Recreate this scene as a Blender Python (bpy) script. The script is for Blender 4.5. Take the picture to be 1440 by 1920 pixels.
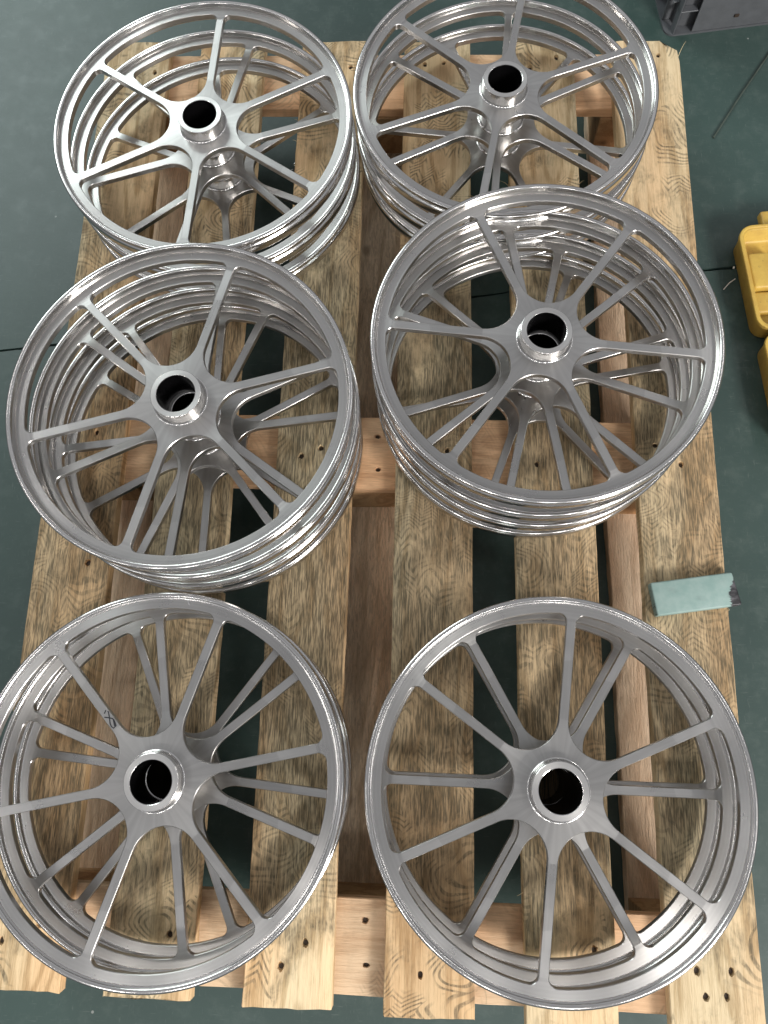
import bpy, bmesh, math, random
from mathutils import Matrix, Vector, noise

random.seed(7)
for o in list(bpy.data.objects):
    bpy.data.objects.remove(o, do_unlink=True)
SC = bpy.context.scene
COL = SC.collection
R = math.radians

# ------------------------------------------------------------------ camera
cam_d = bpy.data.cameras.new("camera")
cam = bpy.data.objects.new("camera", cam_d)
COL.objects.link(cam)
right = Vector((0.99867, 0.02481, -0.04510))
up = Vector((-0.01252, 0.96693, 0.25472))
fwd = Vector((-0.04993, 0.25382, -0.96596))
m = Matrix.Identity(4)
for i in range(3):
    m[i][0], m[i][1], m[i][2] = right[i], up[i], -fwd[i]
m[2][3] = 1.2663
cam.matrix_world = m
cam_d.sensor_fit = 'VERTICAL'
cam_d.sensor_height = 24.0
cam_d.sensor_width = 18.0
cam_d.lens = 24.0 * 1434.9 / 1920.0
cam_d.clip_start = 0.02
cam_d.clip_end = 100
SC.camera = cam
SC.render.resolution_x, SC.render.resolution_y = 768, 1024

# ------------------------------------------------------------------ world: the dim light of a work hall
W = bpy.data.worlds.new("World")
SC.world = W
W.use_nodes = True
nt = W.node_tree
nt.nodes.clear()
tc = nt.nodes.new('ShaderNodeTexCoord')
sep = nt.nodes.new('ShaderNodeSeparateXYZ')
ramp = nt.nodes.new('ShaderNodeValToRGB')
bg = nt.nodes.new('ShaderNodeBackground')
wo = nt.nodes.new('ShaderNodeOutputWorld')
nt.links.new(tc.outputs['Generated'], sep.inputs[0])
nt.links.new(sep.outputs[2], ramp.inputs[0])
nt.links.new(ramp.outputs[0], bg.inputs[0])
nt.links.new(bg.outputs[0], wo.inputs[0])
cr = ramp.color_ramp
cr.elements[0].position = 0.0
cr.elements[0].color = (0.07, 0.07, 0.073, 1)
cr.elements[1].position = 1.0
cr.elements[1].color = (0.20, 0.202, 0.208, 1)
for p_, c_ in ((0.22, 0.12), (0.48, 0.24), (0.72, 0.30), (0.88, 0.26)):   # dark walls, high windows, dim roof
    e = cr.elements.new(p_)
    e.color = (c_ * 0.985, c_, c_ * 1.04, 1)
bg.inputs[1].default_value = 1.55

# ------------------------------------------------------------------ lamps of the hall
def area(name, loc, target, sx, sy, power, col=(1, 1, 1)):
    d = bpy.data.lights.new(name, 'AREA')
    d.shape = 'RECTANGLE'
    d.size, d.size_y, d.energy, d.color = sx, sy, power, col
    o = bpy.data.objects.new(name, d)
    COL.objects.link(o)
    o.location = loc
    o.rotation_euler = (Vector(target) - Vector(loc)).to_track_quat('-Z', 'Y').to_euler()
    return o

area("window_front_right", (3.6, -3.6, 3.3), (0, 0.3, 0.2), 1.4, 1.4, 410, (1.0, 0.97, 0.93))
area("window_far_left", (-3.4, 4.6, 3.6), (0, 0.4, 0.2), 3.0, 1.8, 150, (0.88, 1.0, 0.985))
for iy in range(4):                              # two rows of ceiling tubes along the hall ...
    for x in (-3.6, 3.3):
        area("ceiling_tube", (x, -3.0 + iy * 1.9, 4.6), (x, -3.0 + iy * 1.9, 0), 0.14, 1.2, 9, (1.0, 0.98, 0.95))
for ix in range(5):                              # ... and one across it behind the photographer
    area("ceiling_lamp", (-2.2 + ix * 1.05, -3.0, 4.4), (-2.2 + ix * 1.05, -3.0, 0), 0.45, 0.45, 16, (1.0, 0.98, 0.95))

SC.view_settings.view_transform = 'Standard'
SC.view_settings.look = 'None'
SC.view_settings.gamma = 1.0
SC.view_settings.use_curve_mapping = False
SC.view_settings.exposure = 0.0

# ------------------------------------------------------------------ helpers
class NT:
    """small node-graph helper"""
    def __init__(self, name):
        self.m = bpy.data.materials.new(name)
        self.m.use_nodes = True
        self.t = self.m.node_tree
        self.t.nodes.clear()
        self.out = self.t.nodes.new('ShaderNodeOutputMaterial')
        self.b = self.t.nodes.new('ShaderNodeBsdfPrincipled')
        self.t.links.new(self.b.outputs[0], self.out.inputs[0])
    def put(self, sock, v):
        if hasattr(v, 'is_linked') or isinstance(v, bpy.types.NodeSocket):
            self.t.links.new(v, sock)
        else:
            if isinstance(v, tuple) and len(v) == 3 and sock.type == 'RGBA':
                v = (*v, 1)
            sock.default_value = v
    def set(self, key, v):
        self.put(self.b.inputs[key], v)
    def node(self, typ, **kw):
        n = self.t.nodes.new(typ)
        for k, v in kw.items():
            setattr(n, k, v)
        return n
    def math(self, op, a, b=0.0, c=None):
        n = self.node('ShaderNodeMath', operation=op)
        self.put(n.inputs[0], a); self.put(n.inputs[1], b)
        if c is not None: self.put(n.inputs[2], c)
        return n.outputs[0]
    def vmath(self, op, a, b):
        n = self.node('ShaderNodeVectorMath', operation=op)
        self.put(n.inputs[0], a)
        if op == 'SCALE': self.put(n.inputs[3], b)
        else: self.put(n.inputs[1], b)
        return n.outputs[0]
    def coord(self, which='Object'):
        if which == 'Position':
            return self.node('ShaderNodeNewGeometry').outputs['Position']
        return self.node('ShaderNodeTexCoord').outputs[which]
    def sepxyz(self, v):
        n = self.node('ShaderNodeSeparateXYZ'); self.put(n.inputs[0], v); return n.outputs
    def comb(self, x, y, z):
        n = self.node('ShaderNodeCombineXYZ')
        self.put(n.inputs[0], x); self.put(n.inputs[1], y); self.put(n.inputs[2], z)
        return n.outputs[0]
    def noise(self, vec, scale=1.0, detail=3.0, rough=0.5, dist=0.0):
        n = self.node('ShaderNodeTexNoise')
        self.put(n.inputs['Vector'], vec)
        n.inputs['Scale'].default_value = scale
        n.inputs['Detail'].default_value = detail
        n.inputs['Roughness'].default_value = rough
        n.inputs['Distortion'].default_value = dist
        return n.outputs['Fac']
    def noisec(self, vec, scale=1.0, detail=2.0):
        n = self.node('ShaderNodeTexNoise')
        self.put(n.inputs['Vector'], vec)
        n.inputs['Scale'].default_value = scale
        n.inputs['Detail'].default_value = detail
        return n.outputs['Color']
    def ramp(self, fac, pts):
        n = self.node('ShaderNodeValToRGB')
        self.put(n.inputs[0], fac)
        els = n.color_ramp.elements
        def c4(c): return (c, c, c, 1) if not isinstance(c, tuple) else (*c, 1)
        els[0].position, els[0].color = pts[0][0], c4(pts[0][1])
        els[1].position, els[1].color = pts[-1][0], c4(pts[-1][1])
        for p, c in pts[1:-1]:
            el = els.new(p); el.color = c4(c)
        return n.outputs[0]
    def smooth(self, x, a, b):
        n = self.node('ShaderNodeMapRange', interpolation_type='SMOOTHSTEP')
        self.put(n.inputs[0], x)
        n.inputs[1].default_value, n.inputs[2].default_value = min(a, b), max(a, b)
        if a > b: n.inputs[3].default_value, n.inputs[4].default_value = 1.0, 0.0
        return n.outputs[0]
    def mix(self, f, a, b, mode='MIX'):
        n = self.node('ShaderNodeMix', data_type='RGBA', blend_type=mode)
        self.put(n.inputs[0], f); self.put(n.inputs[6], a); self.put(n.inputs[7], b)
        return n.outputs[2]
    def bump(self, h, strength=0.3, dist=0.001):
        n = self.node('ShaderNodeBump')
        n.inputs['Strength'].default_value = strength
        n.inputs['Distance'].default_value = dist
        self.put(n.inputs['Height'], h)
        self.put(self.b.inputs['Normal'], n.outputs[0])
        return n.outputs[0]

def mesh_obj(name, verts, faces, mat=None, parent=None, sharp=30.0):
    me = bpy.data.meshes.new(name)
    me.from_pydata(verts, [], faces)
    me.update()
    if sharp is not None:
        me.shade_smooth()
        me.set_sharp_from_angle(angle=R(sharp))
    return link(name, me, mat, parent)

def link(name, me, mat=None, parent=None):
    if mat is not None and not me.materials:
        me.materials.append(mat)
    o = bpy.data.objects.new(name, me)
    COL.objects.link(o)
    if parent is not None:
        o.parent = parent
    return o

def empty(name, loc=(0, 0, 0), rz=0.0, label=None, cat=None, group=None):
    o = bpy.data.objects.new(name, None)
    COL.objects.link(o)
    o.location = loc
    o.rotation_euler = (0, 0, rz)
    o.empty_display_size = 0.05
    tag(o, label, cat, group)
    return o

def tag(o, label=None, cat=None, group=None, kind=None):
    if label: o['label'] = label
    if cat: o['category'] = cat
    if group: o['group'] = group
    if kind: o['kind'] = kind

def box(x0, x1, y0, y1, z0, z1, bev=0.0, seg=2):
    bm = bmesh.new()
    bmesh.ops.create_cube(bm, size=1.0)
    for v in bm.verts:
        v.co = Vector((x0 if v.co.x < 0 else x1, y0 if v.co.y < 0 else y1, z0 if v.co.z < 0 else z1))
    if bev > 0:
        bmesh.ops.bevel(bm, geom=list(bm.edges), offset=bev, segments=seg, affect='EDGES', profile=0.5)
    return bm

def bm_obj(name, bm, mat, parent=None, sharp=35.0):
    me = bpy.data.meshes.new(name)
    bm.to_mesh(me); bm.free()
    me.shade_smooth()
    me.set_sharp_from_angle(angle=R(sharp))
    return link(name, me, mat, parent)

def tube(name, pts, r, mat, parent=None, n=6, taper=1.0):
    """a round rod through a list of points, closed at both ends"""
    V, F = [], []
    pts = [Vector(p) for p in pts]
    for i, p in enumerate(pts):
        d = (pts[min(i + 1, len(pts) - 1)] - pts[max(i - 1, 0)]).normalized()
        a = d.orthogonal().normalized(); b = d.cross(a)
        rr = r * (1 + (taper - 1) * i / (len(pts) - 1))
        for k in range(n):
            t = 2 * math.pi * k / n
            V.append(p + a * math.cos(t) * rr + b * math.sin(t) * rr)
    for i in range(len(pts) - 1):
        for k in range(n):
            F.append((i * n + k, i * n + (k + 1) % n, (i + 1) * n + (k + 1) % n, (i + 1) * n + k))
    F.append(tuple(range(n))[::-1])
    F.append(tuple(range((len(pts) - 1) * n, len(pts) * n)))
    return mesh_obj(name, V, F, mat, parent, 50)

# ------------------------------------------------------------------ materials
def aluminium(name, rough=0.30, aniso=0.0, pattern='turned', k=1.0):
    g = NT(name)
    oc = g.coord('Object')
    x, y, z = g.sepxyz(oc)[:3]
    smudge = g.noise(g.vmath('ADD', oc, g.vmath('SCALE', g.comb(g.node('ShaderNodeObjectInfo').outputs['Random'], 0.3, 0.7), 9.0)), 19.0, 4.0, 0.6)
    if pattern == 'turned':                      # concentric lathe marks
        r = g.math('SQRT', g.math('ADD', g.math('MULTIPLY', x, x), g.math('MULTIPLY', y, y)))
        f = g.noise(g.comb(g.math('MULTIPLY', r, 260.0), g.math('MULTIPLY', z, 200.0), 3.0), 1.0, 1.0)
    elif pattern == 'fan':                       # faint rays round the hub
        a = g.math('ARCTAN2', y, x)
        f = g.noise(g.comb(g.math('MULTIPLY', g.math('COSINE', a), 9.0), g.math('MULTIPLY', g.math('SINE', a), 9.0), 0.0), 1.0, 2.0)
    else:                                        # long cutter marks and one tool-pass border on the bars
        f = g.noise(g.vmath('MULTIPLY', oc, (22.0, 330.0, 60.0)), 1.0, 1.0)
        edge = g.math('ADD', x, g.math('MULTIPLY', y, 0.25))
        f = g.math('MULTIPLY_ADD', g.smooth(edge, 0.1515, 0.1525), 0.30, g.math('MULTIPLY', f, 0.7))
    if aniso > 0:
        tan = g.node('ShaderNodeTangent', direction_type='RADIAL', axis='Z')
        g.t.links.new(tan.outputs[0], g.b.inputs['Tangent'])
        g.set('Anisotropic', aniso)
        g.set('Anisotropic Rotation', 0.25)      # light spreads across the lathe marks
    col = g.mix(g.smooth(f, 0.25, 0.75), tuple(k * c for c in (0.500, 0.487, 0.474)), tuple(k * c for c in (0.568, 0.554, 0.540)))
    g.set('Base Color', g.mix(g.math('MULTIPLY', g.smooth(smudge, 0.50, 0.72), 0.28), col, tuple(k * c for c in (0.40, 0.392, 0.382))))
    g.set('Metallic', 1.0)
    g.set('Roughness', g.math('ADD', rough - 0.04, g.math('ADD', g.math('MULTIPLY', f, 0.05), g.math('MULTIPLY', g.math('SUBTRACT', smudge, 0.35), 0.20))))
    return g.m

M_RIM = aluminium("turned_aluminium", 0.15, 0.75, 'turned', 1.3)
M_FACE = aluminium("turned_face_aluminium", 0.29, 0.85, 'turned', 0.97)
M_HUB = aluminium("turned_hub_aluminium", 0.17, 0.75, 'turned', 1.25)
M_WEB = aluminium("milled_web_aluminium", 0.30, 0.5, 'fan', 0.95)
M_SPOKE = aluminium("milled_aluminium", 0.30, 0.0, 'bar', 0.95)
M_COLLAR = aluminium("faced_hub_aluminium", 0.34, 0.5, 'turned', 1.28)

def wood(name, light, dark, dirt_amt, rough_sawn=0.0, saw_mix=0.6, dirt_col=(0.062, 0.059, 0.041)):
    g = NT(name)
    oi = g.node('ShaderNodeObjectInfo')
    rnd = oi.outputs['Random']
    oc = g.vmath('ADD', g.coord('Object'), g.comb(g.math('MULTIPLY', rnd, 7.3), g.math('MULTIPLY', rnd, 13.7), g.math('MULTIPLY', rnd, 3.1)))
    pos = g.coord('Position')
    # growth rings
    warp = g.noise(g.vmath('MULTIPLY', oc, (9.0, 1.6, 9.0)), 1.0, 2.0, 0.5, 0.4)
    ring = g.math('SINE', g.math('MULTIPLY', warp, 62.0))
    ring = g.smooth(ring, -0.2, 1.0)
    fibre = g.noise(g.vmath('MULTIPLY', oc, (260.0, 9.0, 260.0)), 1.0, 4.0, 0.65)
    pores = g.noise(g.vmath('MULTIPLY', oc, (900.0, 55.0, 900.0)), 1.0, 3.0, 0.6)
    broad = g.noise(g.vmath('MULTIPLY', oc, (7.0, 1.2, 7.0)), 1.0, 3.0)
    f = g.math('ADD', g.math('MULTIPLY', ring, 0.16), g.math('ADD', g.math('MULTIPLY', fibre, 0.50), g.math('MULTIPLY', pores, 0.35)))
    col = g.mix(g.smooth(f, 0.34, 0.70), light, dark)
    warmth = g.mix(g.smooth(broad, 0.35, 0.7), (1.0, 1.0, 1.0), (1.08, 0.90, 0.78))
    col = g.mix(1.0, col, warmth, 'MULTIPLY')
    # tonal difference between boards
    tone = g.math('MULTIPLY_ADD', rnd, 0.26, 0.86)
    col = g.mix(1.0, col, g.comb(tone, tone, tone), 'MULTIPLY')
    # knots
    vor = g.node('ShaderNodeTexVoronoi', feature='F1')
    g.put(vor.inputs['Vector'], g.vmath('MULTIPLY', oc, (8.0, 5.0, 8.0)))
    vor.inputs['Scale'].default_value = 1.0
    knot = g.math('SUBTRACT', 1.0, g.smooth(vor.outputs['Distance'], 0.03, 0.09))
    col = g.mix(g.math('MULTIPLY', knot, 0.6), col, (0.13, 0.07, 0.035))
    py = g.sepxyz(pos)
    if dirt_amt > 0:
        # trodden-in dirt, heaviest on the front two thirds of the deck
        zone = g.math('MULTIPLY', g.smooth(py[1], -0.40, -0.12), g.math('SUBTRACT', 1.0, g.math('MULTIPLY', g.smooth(py[1], 0.45, 0.95), 0.72)))
        zone = g.math('MULTIPLY_ADD', zone, 0.92, 0.10)
        n1 = g.noise(g.vmath('MULTIPLY', pos, (15.0, 10.0, 1.0)), 1.0, 4.0, 0.6, 0.6)
        n2 = g.noise(g.vmath('MULTIPLY', oc, (420.0, 34.0, 1.0)), 1.0, 2.0, 0.6)
        n5 = g.noise(g.vmath('MULTIPLY', pos, (75.0, 48.0, 1.0)), 1.0, 4.0, 0.7, 0.8)
        dm = g.math('ADD', g.math('ADD', n1, g.math('MULTIPLY', g.math('SUBTRACT', zone, 0.5), 0.46)), g.math('MULTIPLY', g.math('SUBTRACT', n5, 0.5), 0.42))
        dm = g.math('ADD', dm, g.math('MULTIPLY', g.math('SUBTRACT', rnd, 0.5), 0.10))
        fm = g.math('MULTIPLY_ADD', g.smooth(g.math('ADD', g.math('MULTIPLY', n2, 0.5), g.math('MULTIPLY', pores, 0.5)), 0.38, 0.60), 0.62, 0.38)
        topside = g.smooth(g.sepxyz(g.node('ShaderNodeNewGeometry').outputs['Normal'])[2], 0.5, 0.9)   # only the trodden face
        fm = g.math('MULTIPLY', fm, topside)
        dirt = g.math('MULTIPLY', g.math('MULTIPLY', g.smooth(dm, 0.38, 0.70), fm), dirt_amt)
        # boot-sole prints: nested ribs inside separate patches
        wv = g.vmath('SUBTRACT', g.noisec(g.vmath('MULTIPLY', pos, (9.0, 9.0, 0.0)), 1.0, 1.0), (0.5, 0.5, 0.5))
        pw = g.vmath('ADD', g.vmath('MULTIPLY', pos, (1.0, 1.0, 0.0)), g.vmath('SCALE', wv, 0.11))
        sole = g.node('ShaderNodeTexVoronoi', feature='F1', distance='MINKOWSKI', voronoi_dimensions='2D')
        g.put(sole.inputs['Vector'], pw)
        sole.inputs['Scale'].default_value = 11.0
        sole.inputs['Exponent'].default_value = 1.6
        pxy = g.sepxyz(pw)
        cellc = g.sepxyz(sole.outputs['Color'])
        zig = g.math('PINGPONG', g.math('ADD', pxy[0], 5.0), 0.019)
        chev = g.math('MULTIPLY', g.math('ADD', pxy[1], g.math('MULTIPLY', zig, 0.9)), 2 * math.pi / 0.0092)
        arcs = g.math('MULTIPLY', sole.outputs['Distance'], 2 * math.pi * 10.5)
        kind = g.math('GREATER_THAN', cellc[1], 0.5)
        phase = g.math('ADD', g.math('MULTIPLY', arcs, kind), g.math('MULTIPLY', chev, g.math('SUBTRACT', 1.0, kind)))
        ribs = g.smooth(g.math('SINE', phase), -0.2, 0.7)
        pick = g.math('MULTIPLY', g.math('GREATER_THAN', cellc[0], 0.34), g.math('MULTIPLY', g.smooth(sole.outputs['Distance'], 0.10, 0.18), g.smooth(sole.outputs['Distance'], 0.75, 0.55)))
        patch = g.noise(g.vmath('ADD', g.vmath('MULTIPLY', pos, (17.0, 13.0, 0.0)), (4.2, 1.7, 0.0)), 1.0, 2.0)
        pm = g.math('MULTIPLY', g.math('MULTIPLY', g.smooth(patch, 0.38, 0.50), g.math('MULTIPLY_ADD', g.smooth(n5, 0.36, 0.56), 0.65, 0.35)), pick)
        tread = g.math('MULTIPLY', g.math('MULTIPLY', ribs, pm), g.math('MULTIPLY', g.math('MULTIPLY_ADD', fm, 0.6, 0.3), 0.92 * min(1.0, dirt_amt + 0.1)))
        rub = g.math('MULTIPLY', g.math('MULTIPLY', g.math('SUBTRACT', 1.0, ribs), pm), 0.35)      # wiped clean between the ribs
        dirt = g.math('MULTIPLY', dirt, g.math('SUBTRACT', 1.0, rub))
        allm = g.math('MAXIMUM', dirt, tread)
        col = g.mix(allm, col, dirt_col)
    else:
        n1 = g.noise(g.vmath('MULTIPLY', pos, (9.0, 7.0, 5.0)), 1.0, 4.0)
        col = g.mix(g.math('MULTIPLY', g.smooth(n1, 0.5, 0.75), 0.15), col, (0.20, 0.14, 0.09))
    if rough_sawn > 0:
        saw = g.noise(g.vmath('MULTIPLY', oc, (330.0, 45.0, 330.0)), 1.0, 3.0, 0.7, 0.8)
        col = g.mix(g.math('MULTIPLY', g.smooth(saw, 0.56, 0.40), saw_mix), col, (0.36, 0.26, 0.175))
    g.set('Base Color', col)
    g.set('Roughness', 0.78)
    g.set('Specular IOR Level', 0.25)
    h = g.math('ADD', g.math('MULTIPLY', fibre, 0.6), g.math('MULTIPLY', pores, 0.5))
    if rough_sawn > 0:
        h = g.math('ADD', h, g.math('MULTIPLY', saw, 2.2 * rough_sawn))
        g.bump(h, 0.9, 0.0022)
    else:
        g.bump(h, 0.9, 0.0014)
    return g.m

M_DECK = wood("weathered_deck_pine", (0.74, 0.60, 0.385), (0.44, 0.32, 0.175), 0.84)
M_CROSS = wood("clean_cross_pine", (0.68, 0.50, 0.33), (0.50, 0.34, 0.21), 0.25)
M_BLOCK = wood("block_pine", (0.46, 0.30, 0.16), (0.30, 0.18, 0.09), 0.0)
M_LOW = wood("rough_sawn_pine", (0.90, 0.72, 0.53), (0.66, 0.49, 0.34), 0.0, 0.7, 0.22)
M_LOWC = wood("rough_sawn_dark_pine", (0.90, 0.74, 0.55), (0.62, 0.47, 0.32), 0.0, 1.0, 0.45)

def simple(name, col, rough=0.6, metal=0.0, var=0.15, scale=60.0, bump=0.15):
    g = NT(name)
    oc = g.coord('Object')
    n = g.noise(oc, scale, 4.0, 0.6)
    a = tuple(c * (1 - var) for c in col); b = tuple(min(1, c * (1 + var)) for c in col)
    g.set('Base Color', g.mix(g.smooth(n, 0.3, 0.7), a, b))
    g.set('Roughness', g.math('MULTIPLY_ADD', n, 0.2, rough - 0.1))
    g.set('Metallic', metal)
    g.bump(n, bump, 0.0008)
    return g.m

M_BORE_SHADE = simple("bore_shade_black", (0.020, 0.019, 0.021), 0.22, 0.85)  # near-black colour paints the shade deep inside the hub bores
M_NAIL = simple("rusty_nail", (0.045, 0.030, 0.020), 0.7, 0.3)
M_SPLINTER = simple("splinter_wood", (0.66, 0.52, 0.30), 0.8)
M_INK = simple("black_marker_ink", (0.012, 0.012, 0.016), 0.5)
M_SCRATCH = simple("bright_scratch", (0.85, 0.84, 0.82), 0.22, 1.0)
M_CRATE = simple("grey_crate_plastic", (0.085, 0.090, 0.098), 0.42, 0.0, 0.10, 40.0, 0.06)
M_ROD = simple("dull_wire", (0.10, 0.125, 0.105), 0.45, 0.6)
M_TIE = simple("pale_plastic_tie", (0.60, 0.57, 0.52), 0.5)

def yellow_plastic():
    g = NT("scuffed_yellow_plastic")
    oc = g.coord('Object')
    n = g.noise(oc, 30.0, 5.0, 0.65)
    n2 = g.noise(oc, 160.0, 3.0, 0.6)
    col = g.mix(g.smooth(n, 0.3, 0.75), (0.60, 0.41, 0.085), (0.47, 0.295, 0.062))
    col = g.mix(g.math('MULTIPLY', g.smooth(n2, 0.62, 0.75), 0.45), col, (0.16, 0.10, 0.04))
    g.set('Base Color', col)
    g.set('Roughness', 0.48)
    g.bump(n2, 0.08, 0.0006)
    return g.m
M_YELLOW = yellow_plastic()

def teal_paint():
    g = NT("chipped_teal_paint")
    oc = g.coord('Object')
    x, y, z = g.sepxyz(oc)[:3]
    n = g.noise(oc, 55.0, 5.0, 0.6)
    streaks = g.noise(g.vmath('MULTIPLY', oc, (55.0, 330.0, 120.0)), 1.0, 4.0, 0.6)
    col = g.mix(g.smooth(n, 0.3, 0.7), (0.225, 0.335, 0.310), (0.29, 0.39, 0.365))
    smear = g.smooth(g.noise(g.vmath('MULTIPLY', oc, (28.0, 60.0, 1.0)), 1.0, 4.0), 0.56, 0.78)
    col = g.mix(g.math('MULTIPLY', smear, 0.35), col, (0.16, 0.17, 0.16))
    # paint knocked off at the two ends
    right_end = g.math('ADD', x, g.math('MULTIPLY', g.math('SUBTRACT', streaks, 0.5), 0.024))
    right_end = g.math('SUBTRACT', right_end, g.math('MULTIPLY', g.smooth(y, -0.006, 0.020), 0.014))
    chip_r = g.smooth(right_end, 0.0440, 0.0465)
    left_end = g.math('ADD', g.math('MULTIPLY', x, -1.0), g.math('MULTIPLY', g.math('SUBTRACT', streaks, 0.5), 0.03))
    chip_l = g.math('MULTIPLY', g.smooth(left_end, 0.062, 0.064), 0.85)
    chip = g.math('MAXIMUM', chip_r, chip_l)
    steel = g.mix(g.smooth(g.noise(g.vmath('MULTIPLY', oc, (60.0, 120.0, 60.0)), 1.0, 2.0), 0.40, 0.70), (0.045, 0.044, 0.047), (0.16, 0.155, 0.165))
    g.set('Base Color', g.mix(chip, col, steel))
    g.set('Metallic', g.math('MULTIPLY', chip, 0.7))
    g.set('Roughness', g.math('MULTIPLY_ADD', chip, -0.15, 0.62))
    g.bump(g.math('SUBTRACT', g.math('MULTIPLY', n, 0.3), g.math('MULTIPLY', chip, 0.6)), 0.35, 0.0008)
    return g.m
M_TEAL = teal_paint()

def floor_mat():
    g = NT("painted_green_floor")
    p = g.coord('Position')
    n1 = g.noise(p, 2.2, 6.0, 0.62)
    n2 = g.noise(p, 26.0, 6.0, 0.7)
    n3 = g.noise(g.vmath('MULTIPLY', p, (40.0, 320.0, 1.0)), 1.0, 3.0, 0.6)
    n4 = g.noise(g.vmath('MULTIPLY', p, (260.0, 50.0, 1.0)), 1.0, 3.0, 0.6)
    col = g.mix(g.smooth(n1, 0.3, 0.7), (0.026, 0.052, 0.046), (0.036, 0.068, 0.060))
    col = g.mix(g.math('MULTIPLY', g.smooth(n2, 0.45, 0.72), 0.50), col, (0.072, 0.104, 0.094))
    col = g.mix(g.math('MULTIPLY', g.smooth(g.math('MAXIMUM', n3, n4), 0.60, 0.76), 0.45), col, (0.105, 0.135, 0.125))
    vor = g.node('ShaderNodeTexVoronoi', feature='F1')
    g.put(vor.inputs['Vector'], g.vmath('MULTIPLY', p, (1.0, 1.0, 0.0)))
    vor.inputs['Scale'].default_value = 17.0
    sel = g.sepxyz(vor.outputs['Color'])[0]
    fleck = g.math('MULTIPLY', g.math('LESS_THAN', vor.outputs['Distance'], g.math('MULTIPLY', sel, 0.045)), g.math('GREATER_THAN', sel, 0.72))
    col = g.mix(g.math('MULTIPLY', fleck, 0.55), col, (0.40, 0.42, 0.40))
    g.set('Base Color', col)
    g.set('Roughness', g.math('ADD', 0.36, g.math('MULTIPLY', n2, 0.22)))
    g.set('Specular IOR Level', 0.55)
    g.bump(g.math('ADD', n2, g.math('MULTIPLY', n1, 2.0)), 0.16, 0.0015)
    return g.m
M_FLOOR = floor_mat()

# ------------------------------------------------------------------ floor with an open joint running across it
def build_floor():
    V, F = [], []
    xs = [-7 + 14 * i / 700 for i in range(701)]
    def yc(x): return 0.7335 + 0.1275 * x
    rows = [[], [], [], []]
    for x in xs:
        w = 0.0010 + 0.0022 * max(0.0, noise.noise(Vector((x * 9, 3.1, 0))) + 0.45)
        j1 = 0.0028 * noise.noise(Vector((x * 60, 0, 7))) + 0.004 * noise.noise(Vector((x * 8, 5, 7)))
        j2 = 0.0028 * noise.noise(Vector((x * 60, 9, 7))) + 0.004 * noise.noise(Vector((x * 8, 5, 7)))
        rows[0].append((x, -7.0, 0)); rows[1].append((x, yc(x) - w + j1, 0))
        rows[2].append((x, yc(x) + w + j2, 0)); rows[3].append((x, 8.0, 0))
    n = len(xs)
    for r in rows: V += r
    V += [(x, y, -0.012) for x, y, z in rows[1]]
    V += [(x, y, -0.012) for x, y, z in rows[2]]
    for i in range(n - 1):
        F.append((i, i + 1, n + i + 1, n + i))
        F.append((2 * n + i, 2 * n + i + 1, 3 * n + i + 1, 3 * n + i))
        F.append((n + i, n + i + 1, 4 * n + i + 1, 4 * n + i))
        F.append((4 * n + i, 4 * n + i + 1, 5 * n + i + 1, 5 * n + i))
        F.append((5 * n + i, 5 * n + i + 1, 2 * n + i + 1, 2 * n + i))
    o = mesh_obj("floor", V, F, M_FLOOR, None, None)
    tag(o, kind='structure')
build_floor()

# ------------------------------------------------------------------ pallet
HP = 0.152
pallet = empty("wooden_pallet", (0, 0, 0), 0, "large wooden pallet with six dirt-stained deck boards under the wheel stacks", "pallet")

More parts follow.
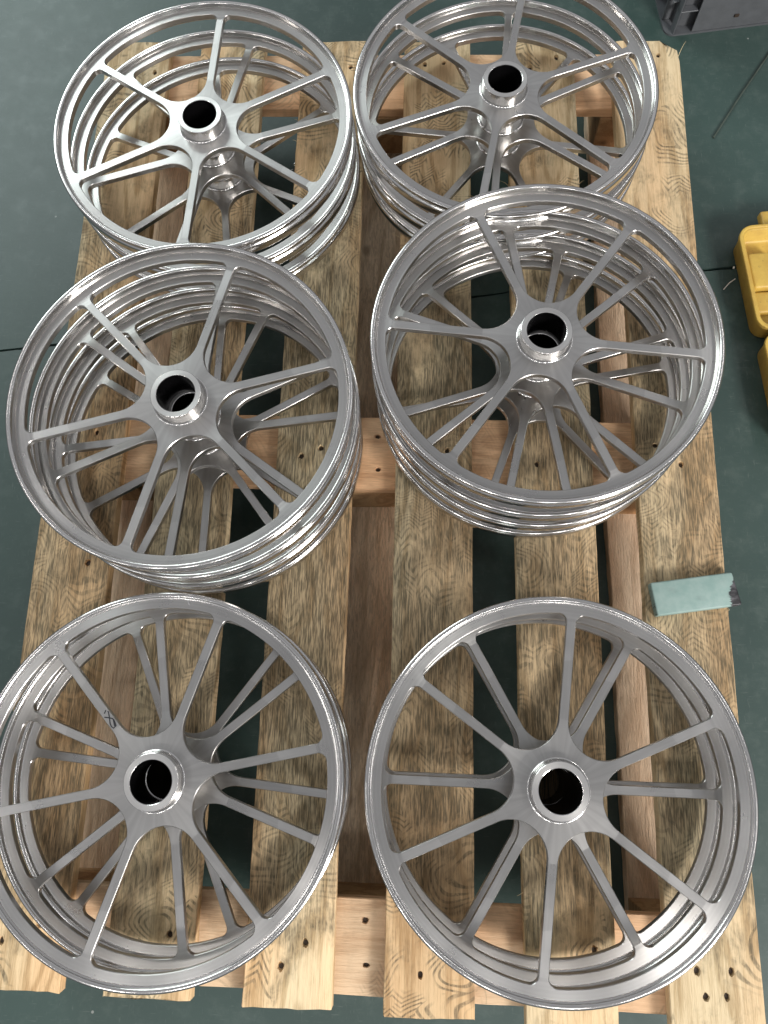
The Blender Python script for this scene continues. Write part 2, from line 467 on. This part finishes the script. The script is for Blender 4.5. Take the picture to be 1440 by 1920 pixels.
def board(name, W_, L, T, loc, rz, mat, nails=(), cut=None, seed=0, rag=1.0, ny=72):
    """sawn board, long axis local y, top at local z 0; nail pits are real holes; cut = corner cuts at the +y end"""
    rg = random.Random(seed)
    c = 0.0012
    nx = 8
    sec = []
    hw = W_ / 2
    for i in range(nx + 1): sec.append((-hw + c + (W_ - 2 * c) * i / nx, 0.0))
    sec += [(hw, -c), (hw, -T / 2), (hw, -T + c)]
    for i in range(nx + 1): sec.append((hw - c - (W_ - 2 * c) * i / nx, -T))
    sec += [(-hw, -T + c), (-hw, -T / 2), (-hw, -c)]
    ns = len(sec)
    bm = bmesh.new()
    rings = []
    sd = seed * 3.77
    for j in range(ny + 1):
        t = j / ny
        y0 = -L / 2 + L * t
        ring = []
        for (x, z) in sec:
            y = y0
            if j in (0, ny):
                y += 0.0022 * rag * noise.noise(Vector((x * 90, z * 60, sd))) + 0.0012 * rag * rg.uniform(-1, 1)
            xx = x
            side = abs(x) / hw
            xx += (0.0016 * noise.noise(Vector((y0 * 5, 2.0 * (1 if x > 0 else -1), sd))) +
                   0.0008 * noise.noise(Vector((y0 * 55, z * 80 + (9 if x > 0 else 0), sd)))) * side * rag
            if cut:
                for s_, amount in cut:
                    lim = hw - max(0.0, y0 - (L / 2 - amount * 0.75)) * 1.33
                    if s_ > 0 and xx > lim: xx = lim
                    if s_ < 0 and xx < -lim: xx = -lim
            zz = z
            if z == 0.0: zz += min(0.0, 0.0005 * noise.noise(Vector((x * 30, y0 * 8, sd))) - 0.0001)
            ring.append(bm.verts.new((xx, y, zz)))
        rings.append(ring)
    for j in range(ny):
        for k in range(ns):
            bm.faces.new((rings[j][k], rings[j][(k + 1) % ns], rings[j + 1][(k + 1) % ns], rings[j + 1][k]))
    bm.faces.new(rings[0][::-1]); bm.faces.new(rings[-1])
    bmesh.ops.recalc_face_normals(bm, faces=list(bm.faces))
    o = bm_obj(name, bm, mat, pallet, 40)
    o.location = loc
    o.rotation_euler = (0, 0, rz)
    if nails:
        cb = bmesh.new()
        for (u, w_) in nails:
            rx, ry = rg.uniform(0.0042, 0.0056), rg.uniform(0.0050, 0.0072)
            top = [cb.verts.new((u + rx * (1 + 0.2 * rg.uniform(-1, 1)) * math.cos(a), w_ + ry * (1 + 0.2 * rg.uniform(-1, 1)) * math.sin(a), 0.004)) for a in [2 * math.pi * k / 11 for k in range(11)]]
            bot = [cb.verts.new((u + (v.co.x - u) * 0.75, w_ + (v.co.y - w_) * 0.75, -0.0055)) for v in top]
            for k in range(11):
                cb.faces.new((top[k], bot[k], bot[(k + 1) % 11], top[(k + 1) % 11]))
            cb.faces.new(top); cb.faces.new(bot[::-1])
        bmesh.ops.recalc_face_normals(cb, faces=list(cb.faces))
        cme = bpy.data.meshes.new("pits"); cb.to_mesh(cme); cb.free()
        co = bpy.data.objects.new("pits", cme); COL.objects.link(co)
        co.parent = pallet; co.location = loc; co.rotation_euler = (0, 0, rz)
        md = o.modifiers.new("pits", 'BOOLEAN'); md.object = co; md.operation = 'DIFFERENCE'; md.solver = 'EXACT'
        bpy.context.view_layer.update()
        dg = bpy.context.evaluated_depsgraph_get()
        nm = bpy.data.meshes.new_from_object(o.evaluated_get(dg))
        o.modifiers.clear()
        old = o.data
        nm.name = name
        o.data = nm
        bpy.data.meshes.remove(old)
        bpy.data.objects.remove(co, do_unlink=True)
        bpy.data.meshes.remove(cme)
        for (u, w_) in nails:
            nb = bmesh.new()
            bmesh.ops.create_cone(nb, cap_ends=True, segments=10, radius1=0.0030, radius2=0.0034, depth=0.0016)
            n_ = bm_obj("nail", nb, M_NAIL, o)
            n_.location = (u + rg.uniform(-.0004, .0004), w_, -0.0047)
    return o

NX = [(-0.5275, 1.176, -0.366), (-0.353, 1.1725, -0.369), (-0.1675, 1.169, -0.373),
      (0.0165, 1.1655, -0.377), (0.198, 1.162, -0.389), (0.381, 1.1585, -0.395)]
KNOWN = {0: [(-0.503, 0.208)], 1: [(-0.329, -0.293)],
         2: [(-0.178, -0.325), (-0.147, -0.296), (-0.188, 0.381), (-0.158, 0.394)],
         3: [(0.005, -0.328), (0.037, 0.391), (0.028, 1.119), (-0.005, 1.116)],
         4: [(0.173, 0.371)],
         5: [(0.352, 0.403), (0.388, 0.372), (0.402, -0.309), (0.368, -0.339), (0.394, -0.338), (0.359, -0.31)]}
rg = random.Random(3)
BOARDS = []
for i, (xc, ye, ys) in enumerate(NX):
    nails = list(KNOWN[i])
    for yr in (-0.30, 0.394, 1.10):
        if not any(abs(q[1] - yr) < 0.06 for q in nails):
            nails += [(xc + rg.uniform(-.035, -.012), yr + rg.uniform(-.03, .01)), (xc + rg.uniform(.012, .035), yr + rg.uniform(-.01, .03))]
    yc = (ye + ys) / 2
    cut = [(1, 0.032)] if i == 5 else ([(-1, 0.032)] if i == 0 else None)
    b = board("deck_board", 0.117, ye - ys, 0.020, (xc, yc, HP), 0, M_DECK,
              [(a - xc, c_ - yc) for a, c_ in nails], cut, seed=i + 1)
    BOARDS.append(b)
CX = -0.0735
for k, (yc, nl) in enumerate([(-0.303, [(-0.07, -0.271), (-0.067, -0.325), (-0.262, -0.338)]), (0.394, [(-0.072, 0.421), (-0.07, 0.367)]), (1.100, [])]):
    rot = R(90 - 0.9)
    loc = (CX, yc, HP - 0.0203)
    inv = Matrix.Rotation(-rot, 2)
    ln = [tuple(inv @ Vector((a - CX, c_ - yc))) for a, c_ in nl]
    board("cross_board", 0.118, 1.022, 0.020, loc, rot, M_CROSS, ln, None, seed=20 + k, rag=0.8)
SX = (-0.511, -0.075, 0.359)
for x in SX:
    board("bottom_board", 0.104, 1.50, 0.022, (x, 0.398, 0.0222), 0, M_LOWC if x == SX[1] else M_LOW, (), None, seed=int(40 + x * 10), rag=2.2)
blk = None
for x in SX:
    for k, y in enumerate((-0.303, 0.392, 1.095)):
        yy = y - 0.0157 * (x - CX)
        if blk is None:
            bmk = box(-.051, .051, -.057, .057, -.0448, .0448, 0.0012, 1)
            blk = bm_obj("block", bmk, M_BLOCK, pallet)
            b = blk
        else:
            b = link("block", blk.data, None, pallet)
        b.location = (x, yy, 0.0670)
        b.rotation_euler = (0, 0, R(rg.uniform(-1.2, 0.6)))
# torn fibres along the sawn edges
rs = random.Random(11)
def splinter(bd, x, y, z, dx, dy, ln, bend):
    pts = []
    for t in range(5):
        u = t / 4
        pts.append((x + dx * ln * u + bend * ln * u * u, y + dy * ln * u, z + 0.004 * math.sin(u * 2.4)))
    tube("splinter", pts, 0.00055, M_SPLINTER, bd, 5, 0.35)
splinter(BOARDS[5], 0.0575, 0.745, -0.004, 0.35, 0.92, 0.034, 0.1)
for i, b in enumerate(BOARDS):
    L2 = (NX[i][1] - NX[i][2]) / 2
    for k in range(5):
        s = rs.choice((-1, 1))
        splinter(b, s * 0.0572, rs.uniform(-L2 * .95, L2 * .8), -rs.uniform(0.003, 0.016), s * rs.uniform(.3, .8), rs.uniform(-.8, .8), rs.uniform(.008, .022), rs.uniform(-.5, .5))

# ------------------------------------------------------------------ wheels
RO, RS, RL = 0.2097, 0.2205, 0.2300       # window edge, step foot, lip edge
HW, TH, CH = 0.0057, 0.0095, 0.0007        # spoke half width, thickness, edge break
RF = 0.0100                               # window corner fillet
D0 = 0.094
RHO = D0 * 0.5 - HW
FX = math.sqrt((RO - RF) ** 2 - (HW + RF) ** 2)
X0, X1 = D0 * math.cos(R(30)), FX

def rim_outline(off):
    """window outline seen from the rim side over one sixth, angle -30..30; off widens the windows"""
    pts = []
    cx, cy = FX, HW + RF
    ta = math.atan2(cy, cx)
    rf, ro, hw = RF + off, RO + off, HW - off
    half = []
    for k in range(15):
        a = R(30) + (ta - R(30)) * k / 14
        half.append((ro * math.cos(a), ro * math.sin(a)))
    for k in range(1, 9):
        a = ta + (R(-90) - ta) * k / 8
        half.append((cx + rf * math.cos(a), cy + rf * math.sin(a)))
    lower = [(x, -y) for x, y in half]
    return lower + half[::-1]

def hub_outline(off):
    c = (D0 * math.cos(R(30)), D0 * math.sin(R(30)))
    rho = RHO + off
    half = []
    a0, a1 = R(210), R(270)
    for k in range(11):
        a = a0 + (a1 - a0) * k / 10
        half.append((c[0] + rho * math.cos(a), c[1] + rho * math.sin(a)))
    lower = [(x, -y) for x, y in half]
    return lower + half[::-1]

def full(outl):
    """six-fold list, drops the doubled point at each window middle; returns points and indexes of spoke ends"""
    P, ends = [], []
    n = len(outl)
    for k in range(6):
        c, s = math.cos(R(60 * k)), math.sin(R(60 * k))
        for i, (x, y) in enumerate(outl[:-1]):
            if i == n // 2 - 1: ends.append(len(P))
            P.append((x * c - y * s, x * s + y * c))
    return P, ends

def plate(outline_fn, profile, ring_r):
    """flat web between its window outline and a turned profile (r, z) that starts at (ring_r, 0) and ends at (ring_r, -TH)"""
    top, ends = full(outline_fn(CH))
    mid, _ = full(outline_fn(0.0))
    ends = set(ends)
    n = len(top)
    V = [(x, y, 0.0) for x, y in top] + [(x, y, -CH) for x, y in mid] + [(x, y, -TH + CH) for x, y in mid] + [(x, y, -TH) for x, y in top]
    ang = [math.atan2(y, x) for x, y in top]
    base = len(V)
    for (r, z) in profile:
        V += [(r * math.cos(a), r * math.sin(a), z) for a in ang]
    F = []
    np_ = len(profile)
    for i in range(n):
        j = (i + 1) % n
        for l in range(3):
            if i in ends: continue
            F.append((l * n + i, l * n + j, (l + 1) * n + j, (l + 1) * n + i))
        F.append((i, j, base + j, base + i))
        b2 = base + (np_ - 1) * n
        F.append((3 * n + j, 3 * n + i, b2 + i, b2 + j))
        for q in range(np_ - 1):
            a, b = base + q * n, base + (q + 1) * n
            F.append((a + i, a + j, b + j, b + i))
    bm = bmesh.new()
    vs = [bm.verts.new(v) for v in V]
    for f in F:
        bm.faces.new([vs[q] for q in f])
    bmesh.ops.recalc_face_normals(bm, faces=list(bm.faces))
    return bm

def wheel_meshes(lip, pitch, ht):
    zb = lip - 0.0300
    prof = [(RS, 0.0), (RS + .0002, -.0006), (RS + .0008, -.0006), (RS + .0012, .0003), (.2232, lip - .0022), (.2236, lip - .0014), (.2244, lip - .0006)]
    for k in range(6):                           # slightly crowned lip
        u = k / 5
        prof.append((.2251 + .0040 * u, lip - .0002 - .0007 * (2 * u - 1) ** 2 * (1 if u > .5 else .2)))
    prof += [(.2297, lip - .0014),
             (RL, lip - .0019), (RL, lip - .0042), (.2294, lip - .0049), (.2276, lip - .0065), (.2262, lip - .0088), (.2258, lip - .0105),
             (.2262, lip - .0122), (.2274, lip - .0136), (.2288, lip - .0144), (.2295, lip - .0155), (.2297, lip - .0180),
             (.2296, zb + .0040), (.2292, zb + .0012), (.2284, zb), (.2240, zb), (.2233, zb + .0008), (.2228, -.0165), (.2222, -.0125), (.2212, -.0103), (RS, -TH)]
    me_r = bpy.data.meshes.new("rim")
    bm = plate(rim_outline, prof, RS); bm.to_mesh(me_r); bm.free()
    hb = ht - pitch
    hp = [(.0372, 0.0), (.0364, .0002), (.0355, .0007), (.0347, .0016), (.0341, .0028), (.0338, .0042), (.0335, ht - .0010), (.0333, ht - .0003), (.0328, ht),
          (.0262, ht), (.0256, ht - .0003), (.0254, ht - .0010), (.0262, ht - .0012), (.0262, hb),
          (.0335, hb), (.0341, hb + .0004), (.0343, hb + .0010), (.0345, -.0125), (.0352, -.0105), (.0372, -TH)]
    me_h = bpy.data.meshes.new("hub")
    bm = plate(hub_outline, hp, .0372); bm.to_mesh(me_h); bm.free()
    me_r.materials.append(M_RIM); me_h.materials.append(M_HUB); me_r.materials.append(M_FACE); me_h.materials.append(M_WEB); me_h.materials.append(M_COLLAR)
    for me, ang in ((me_r, 28), (me_h, 28)):
        me.shade_smooth(); me.set_sharp_from_angle(angle=R(ang))
        for f in me.polygons:
            if abs(f.normal.z) > 0.99995: f.use_smooth = False
            q = f.center
            if me is me_h and abs(q.z - ht) < .0001 and f.normal.z > .99: f.material_index = 2
            rr = math.hypot(q.x, q.y)
            if abs(q.z) < 0.0013 or -TH - .0005 < q.z < -TH + .0013 or (-TH < q.z < 0 and (rr < RO + .001 if me is me_r else rr > .0375)):
                if (rr < RS - .001 if me is me_r else rr > .0375): f.material_index = 1
    sec = [(-HW + CH, 0), (HW - CH, 0), (HW, -CH), (HW, -TH + CH), (HW - CH, -TH), (-HW + CH, -TH), (-HW, -TH + CH), (-HW, -CH)]
    V, F = [], []
    xs = [X0, X0 + .03, (X0 + X1) / 2, X1 - .03, X1]
    for x in xs: V += [(x, y, z) for y, z in sec]
    for i in range(len(xs) - 1):
        for k in range(8):
            F.append((i * 8 + k, (i + 1) * 8 + k, (i + 1) * 8 + (k + 1) % 8, i * 8 + (k + 1) % 8))
    me_s = bpy.data.meshes.new("spoke")
    me_s.from_pydata(V, [], F); me_s.update()
    bm = bmesh.new(); bm.from_mesh(me_s); bmesh.ops.recalc_face_normals(bm, faces=list(bm.faces))
    top_f = max(bm.faces, key=lambda f: f.calc_center_median().z)
    if top_f.normal.z < 0: bmesh.ops.reverse_faces(bm, faces=list(bm.faces))
    bm.to_mesh(me_s); bm.free()
    me_s.shade_smooth(); me_s.set_sharp_from_angle(angle=R(20))
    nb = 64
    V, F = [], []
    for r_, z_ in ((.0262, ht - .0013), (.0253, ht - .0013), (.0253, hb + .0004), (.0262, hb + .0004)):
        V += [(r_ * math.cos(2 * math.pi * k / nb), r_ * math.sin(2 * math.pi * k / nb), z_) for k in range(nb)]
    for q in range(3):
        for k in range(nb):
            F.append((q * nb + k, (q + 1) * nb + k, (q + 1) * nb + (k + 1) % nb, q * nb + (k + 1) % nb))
    me_b = bpy.data.meshes.new("bore_shade_liner")  # added lining of the bore wall that carries the painted shade
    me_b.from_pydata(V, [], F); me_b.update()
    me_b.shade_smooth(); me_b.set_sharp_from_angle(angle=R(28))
    me_b.materials.append(M_BORE_SHADE)
    me_s.materials.append(M_SPOKE)
    return me_r, me_h, me_s, me_b

LIP = {'T': .008, 'M': .0115, 'B': .003}
HUBTOP = {'T': .0195, 'M': .0215, 'B': .0155}
PITCH = {'T': .0547, 'M': .052, 'B': .0543}
MESH = {k: wheel_meshes(LIP[k], PITCH[k], HUBTOP[k]) for k in LIP}

STACKS = [
    ('T', (-0.3434, 0.8668), [27.0, 17.3, 37.5], [(0, 0), (.0012, .0015), (.0025, .0)], "back left stack"),
    ('T', (0.1160, 0.9233), [20.0, 25.5, 52.5], [(0, 0), (.0012, -.001), (.0028, .0045)], "back right stack beside the grey crate"),
    ('M', (-0.3213, 0.3938), [15.3, 24.8, 7.8, 30.0], [(0, 0), (.0045, -.0025), (.0025, -.005), (.0005, -.004)], "middle left stack"),
    ('M', (0.1580, 0.4841), [54.0, 40.0, 18.0, 10.8], [(0, 0), (-.001, -.003), (.001, -.004), (0, -.003)], "middle right stack beside the yellow case"),
    ('B', (-0.3195, -0.0867), [12.4, 39.8, 54.0], [(0, 0), (.001, .001), (-.001, .001)], "front left stack"),
    ('B', (0.1649, -0.0832), [23.5, 59.0, 59.3], [(0, 0), (.0005, -.001), (.001, 0)], "front right stack near the teal block"),
]
ORD = {3: ["topmost", "middle", "lowest"], 4: ["topmost", "second from top", "third from top", "lowest"]}
TOPS = {}
for kind, (cx, cy), angs, offs, where in STACKS:
    lip, p = LIP[kind], PITCH[kind]
    n = len(angs)
    me_r, me_h, me_s, me_b = MESH[kind]
    for lv, (a, (ox, oy)) in enumerate(zip(angs, offs)):
        zbase = HP + (n - 1 - lv) * p
        zweb = zbase + p - HUBTOP[kind]          # hub foot stands on what is below
        w = empty("spoked_wheel", (cx + ox, cy + oy, zweb), R(a),
                  "%s bare aluminium six-spoke wheel of the %s" % (ORD[n][lv], where), "wheel", "machined wheels stacked on the pallet")
        link("rim", me_r, None, w)
        hub = link("hub", me_h, None, w)
        link("bore_shade_liner", me_b, None, hub)
        sp = []
        for k in range(6):
            s = link("spoke", me_s, None, w)
            s.rotation_euler = (0, 0, R(60 * k))
            sp.append(s)
        if lv == 0: TOPS[where] = (w, sp)

def stroke(name, pts, wdt, z, mat, parent):
    V, F = [], []
    P = [Vector((x, y)) for x, y in pts]
    for i, q in enumerate(P):
        d = (P[min(i + 1, len(P) - 1)] - P[max(i - 1, 0)]).normalized()
        nrm = Vector((-d.y, d.x)) * wdt / 2
        for s_ in (1, -1):
            V.append((q.x + s_ * nrm.x, q.y + s_ * nrm.y, z))
    for i in range(len(P) - 1):
        F.append((2 * i, 2 * i + 1, 2 * i + 3, 2 * i + 2))
    return V, F

def strokes(name, lines, wdt, z, mat, parent):
    V, F = [], []
    for l in lines:
        v, f = stroke(name, l, wdt, z, mat, parent)
        b = len(V)
        V += v; F += [tuple(q + b for q in ff) for ff in f]
        z += 0.00003
    return mesh_obj(name, V, F, mat, parent, None)

wbl, sbl = TOPS["front left stack"]
dy = 0.0034
ink = [[(.1076, -.0063), (.1054, -.0022)], [(.1020, .0002), (.0987, -.0028), (.0946, -.0063)],
       [(.1053, -.0077), (.1019, -.0066), (.0965, -.0040), (.0910, -.0009), (.0870, .0000), (.0838, -.0008), (.0840, -.0050), (.0878, -.0062), (.0917, -.0071), (.0946, -.0063)],
       [(.0920, -.0066), (.0868, -.0043), (.0846, -.0036)]]
strokes("marker_writing", [[(x, y + dy) for x, y in l] for l in ink], 0.0015, 0.00012, M_INK, sbl[2])
strokes("scratch_mark", [[(.0752, .2072), (.0736, .2097), (.0709, .2110), (.0682, .2105), (.0670, .2083), (.0674, .2063), (.0691, .2045)]], 0.0011, 0.00012, M_SCRATCH, wbl)
wml, sml = TOPS["middle left stack"]
strokes("scratch_mark", [[(.0528, .2130), (.0528, .2092)], [(.0572, .2122), (.0590, .2104), (.0606, .2086)]], 0.0009, 0.00012, M_SCRATCH, wml)

# ------------------------------------------------------------------ teal painted block lying over the pallet edge
bmk = box(-.0600, .0600, -.0238, .0238, 0, .0170, 0.0024, 3)
for v in bmk.verts:
    if v.co.x > 0.05 and v.co.y > 0.015: v.co.x -= 0.004 * (v.co.y - 0.015) / 0.009
tb = bm_obj("painted_block", bmk, M_TEAL)
tb.location = (0.3890, 0.1745, HP)
tb.rotation_euler = (0, 0, R(8.6))
tag(tb, "flat teal-painted block with chipped dark end lying on the right pallet edge", "block")

# ------------------------------------------------------------------ open yellow tool case
case = empty("tool_case", (0.5760, 0.6500, 0), R(5.1), "open yellow plastic tool case on the floor beside the pallet", "tool case")
def rrect(x0, x1, y0, y1, r, n=7):
    P = []
    for cx, cy, a0 in ((x1 - r, y1 - r, 0), (x0 + r, y1 - r, 90), (x0 + r, y0 + r, 180), (x1 - r, y0 + r, 270)):
        for k in range(n + 1):
            a = R(a0 + 90 * k / n)
            P.append((cx + r * math.cos(a), cy + r * math.sin(a)))
    return P
def tray(name, x0, x1, y0, y1, h, parent):
    layers = []
    r = 0.026
    for ins, z in ((.0075, 0), (.0055, .0006), (.0045, .002), (.002, h - .010), (.0015, h - .0085), (-.0012, h - .0075), (-.0016, h - .0012), (-.0008, h - .0002),
                   (.0005, h), (.0030, h), (.0038, h - .0006), (.0042, h - .0022), (.0050, h - .0024), (.0066, h - .0022), (.0074, h - .003), (.0105, .014), (.0130, .0115), (.0165, .0105)):
        layers.append([(x, y, z) for x, y in rrect(x0 + ins, x1 - ins, y0 + ins, y1 - ins, max(.004, r - ins))])
    V, F = [], []
    n = len(layers[0])
    for l in layers: V += l
    for q in range(len(layers) - 1):
        for i in range(n):
            j = (i + 1) % n
            F.append((q * n + i, q * n + j, (q + 1) * n + j, (q + 1) * n + i))
    F.append(tuple(range(n))[::-1])
    F.append(tuple(range((len(layers) - 1) * n, len(layers) * n)))
    return mesh_obj(name, V, F, M_YELLOW, parent, 40)
lidp = tray("lid", 0, .27, .004, .207, .046, case)
basep = tray("base", .004, .274, -.205, -.004, .048, case)
def insert(p, x0, x1, y0, y1, z1, bev=.005):
    bm_obj("insert", box(x0, x1, y0, y1, .0095, z1, bev, 3), M_YELLOW, p)
insert(lidp, .0125, .062, .090, .160, .034)
insert(lidp, .0585, .200, .078, .148, .0275)
insert(lidp, .0135, .240, .046, .088, .0245)
insert(basep, .0170, .120, -.160, -.050, .030)
insert(basep, .130, .230, -.180, -.040, .024)
for hx in (.055, .200):
    bm_obj("hinge", box(hx, hx + .034, -.0050, .0050, .038, .046, .002, 2), M_YELLOW, case)
hb = bm_obj("handle", box(.052, .120, .2065, .245, .014, .032, .004, 3), M_YELLOW, case)
for (p0, p1) in (((-.003, .128, .004), (-.026, .110, .0015)),):
    tube("cable_tie", [p0, ((p0[0] + p1[0]) / 2, (p0[1] + p1[1]) / 2 + .002, .004), p1], .0011, M_TIE, case, 6)
tube("cable_tie", [(-.003, .147, .010), (-.006, .148, .010)], .0022, M_TIE, case, 6)

# ------------------------------------------------------------------ grey plastic crate
crate = empty("plastic_crate", (0.4735, 1.3245, 0), R(7.6), "dark grey ribbed plastic crate standing behind the pallet", "crate")
CW, CD, CHt = 0.40, 0.30, 0.17
def prism(outline, z0, z1):
    n = len(outline)
    V = [(x, y, z0) for x, y in outline] + [(x, y, z1) for x, y in outline]
    F = [(i, (i + 1) % n, n + (i + 1) % n, n + i) for i in range(n)] + [tuple(range(n))[::-1], tuple(range(n, 2 * n))]
    return V, F
V, F = prism(rrect(0, CW, 0, CD, .018), 0, .004)
mesh_obj("base_ledge", V, F, M_CRATE, crate, 40)
# hollow body set back behind the ribs
t = .003
lay = []
for ins, z in ((.020, .0042), (.020, CHt), (.020 + t, CHt), (.020 + t, .008)):
    lay.append([(x, y, z) for x, y in rrect(ins, CW - ins, ins, CD - ins, .012)])
V, F = [], []
n = len(lay[0])
for l in lay: V += l
for q in range(3):
    for i in range(n):
        F.append((q * n + i, q * n + (i + 1) % n, (q + 1) * n + (i + 1) % n, (q + 1) * n + i))
F.append(tuple(range(n))[::-1]); F.append(tuple(range(3 * n, 4 * n)))
mesh_obj("body", V, F, M_CRATE, crate, 40)
V, F = prism(rrect(-.004, CW + .004, -.004, CD + .004, .02), CHt - .012, CHt - .009)
# top flange as a ring
lay = []
for ins, z in ((-.004, CHt - .012), (-.004, CHt + .001), (.0195, CHt + .001), (.0195, CHt - .012)):
    lay.append([(x, y, z) for x, y in rrect(ins, CW - ins, ins, CD - ins, .02)])
V, F = [], []
for l in lay: V += l
for q in range(4):
    for i in range(n):
        F.append((q * n + i, q * n + (i + 1) % n, ((q + 1) % 4) * n + (i + 1) % n, ((q + 1) % 4) * n + i))
mesh_obj("rim", V, F, M_CRATE, crate, 40)
def rib(x0, x1, y0, y1, z0=.0042, z1=CHt - .0125):
    bm_obj("rib", box(x0, x1, y0, y1, z0, z1, .0006, 1), M_CRATE, crate)
rib(.0150, .0175, .0010, .0198)
rib(.0010, .0198, .0400, .0425)
rib(.0010, .0198, .0950, .0975)
rib(.3600, .3625, .0010, .0198)
rib(.0180, .0520, .0040, .0198, .0480, .0505)
rib(.0020, .0145, .0180, .0395, .0600, .0625)
pn = bm_obj("panel", box(.0525, .3400, .0015, .0045, .0042, CHt - .0125, .0006, 1), M_CRATE, crate)
bm_obj("catch", box(.128, .137, -.0012, .0014, .028, .034, .0004, 1), M_NAIL, pn)

# ------------------------------------------------------------------ small things on the floor
wire = tube("wire_rod", [(0.549, 1.083, .0019), (0.610, 1.182, .0023), (0.680, 1.289, .0019)], .0018, M_ROD, None, 8)
tag(wire, "thin straight dull metal wire lying on the green floor", "wire")
rc = random.Random(5)
CH_ = [(-0.281, 1.023, .012, "curled bright metal chip on floor between back left boards"),
       (-0.262, 1.017, .010, "small shiny chip at board edge under the back left stack"),
       (-0.258, 1.034, .007, "tiny metal chip nearest the back cross board")]
for x, y, s, lab in CH_:
    pts = []
    V, F = [], []
    for k in range(13):
        a = k / 12 * 5.2
        px, py = s * (0.45 * math.cos(a)), s * (0.9 * k / 12 - .4)
        pz = .0012 + s * 0.35 * (1 + math.sin(a)) * .7
        V += [(px, py, pz), (px + .0016, py + .0022, pz + .0004)]
    for k in range(12):
        F.append((2 * k, 2 * k + 1, 2 * k + 3, 2 * k + 2))
    o = mesh_obj("metal_chip", V, F, M_SCRATCH, None, 60)
    o.location = (x, y, 0)
    o.rotation_euler = (0, 0, rc.uniform(0, 6))
    md = o.modifiers.new("thickness", 'SOLIDIFY'); md.thickness = 0.0004
    tag(o, lab, "metal chip")
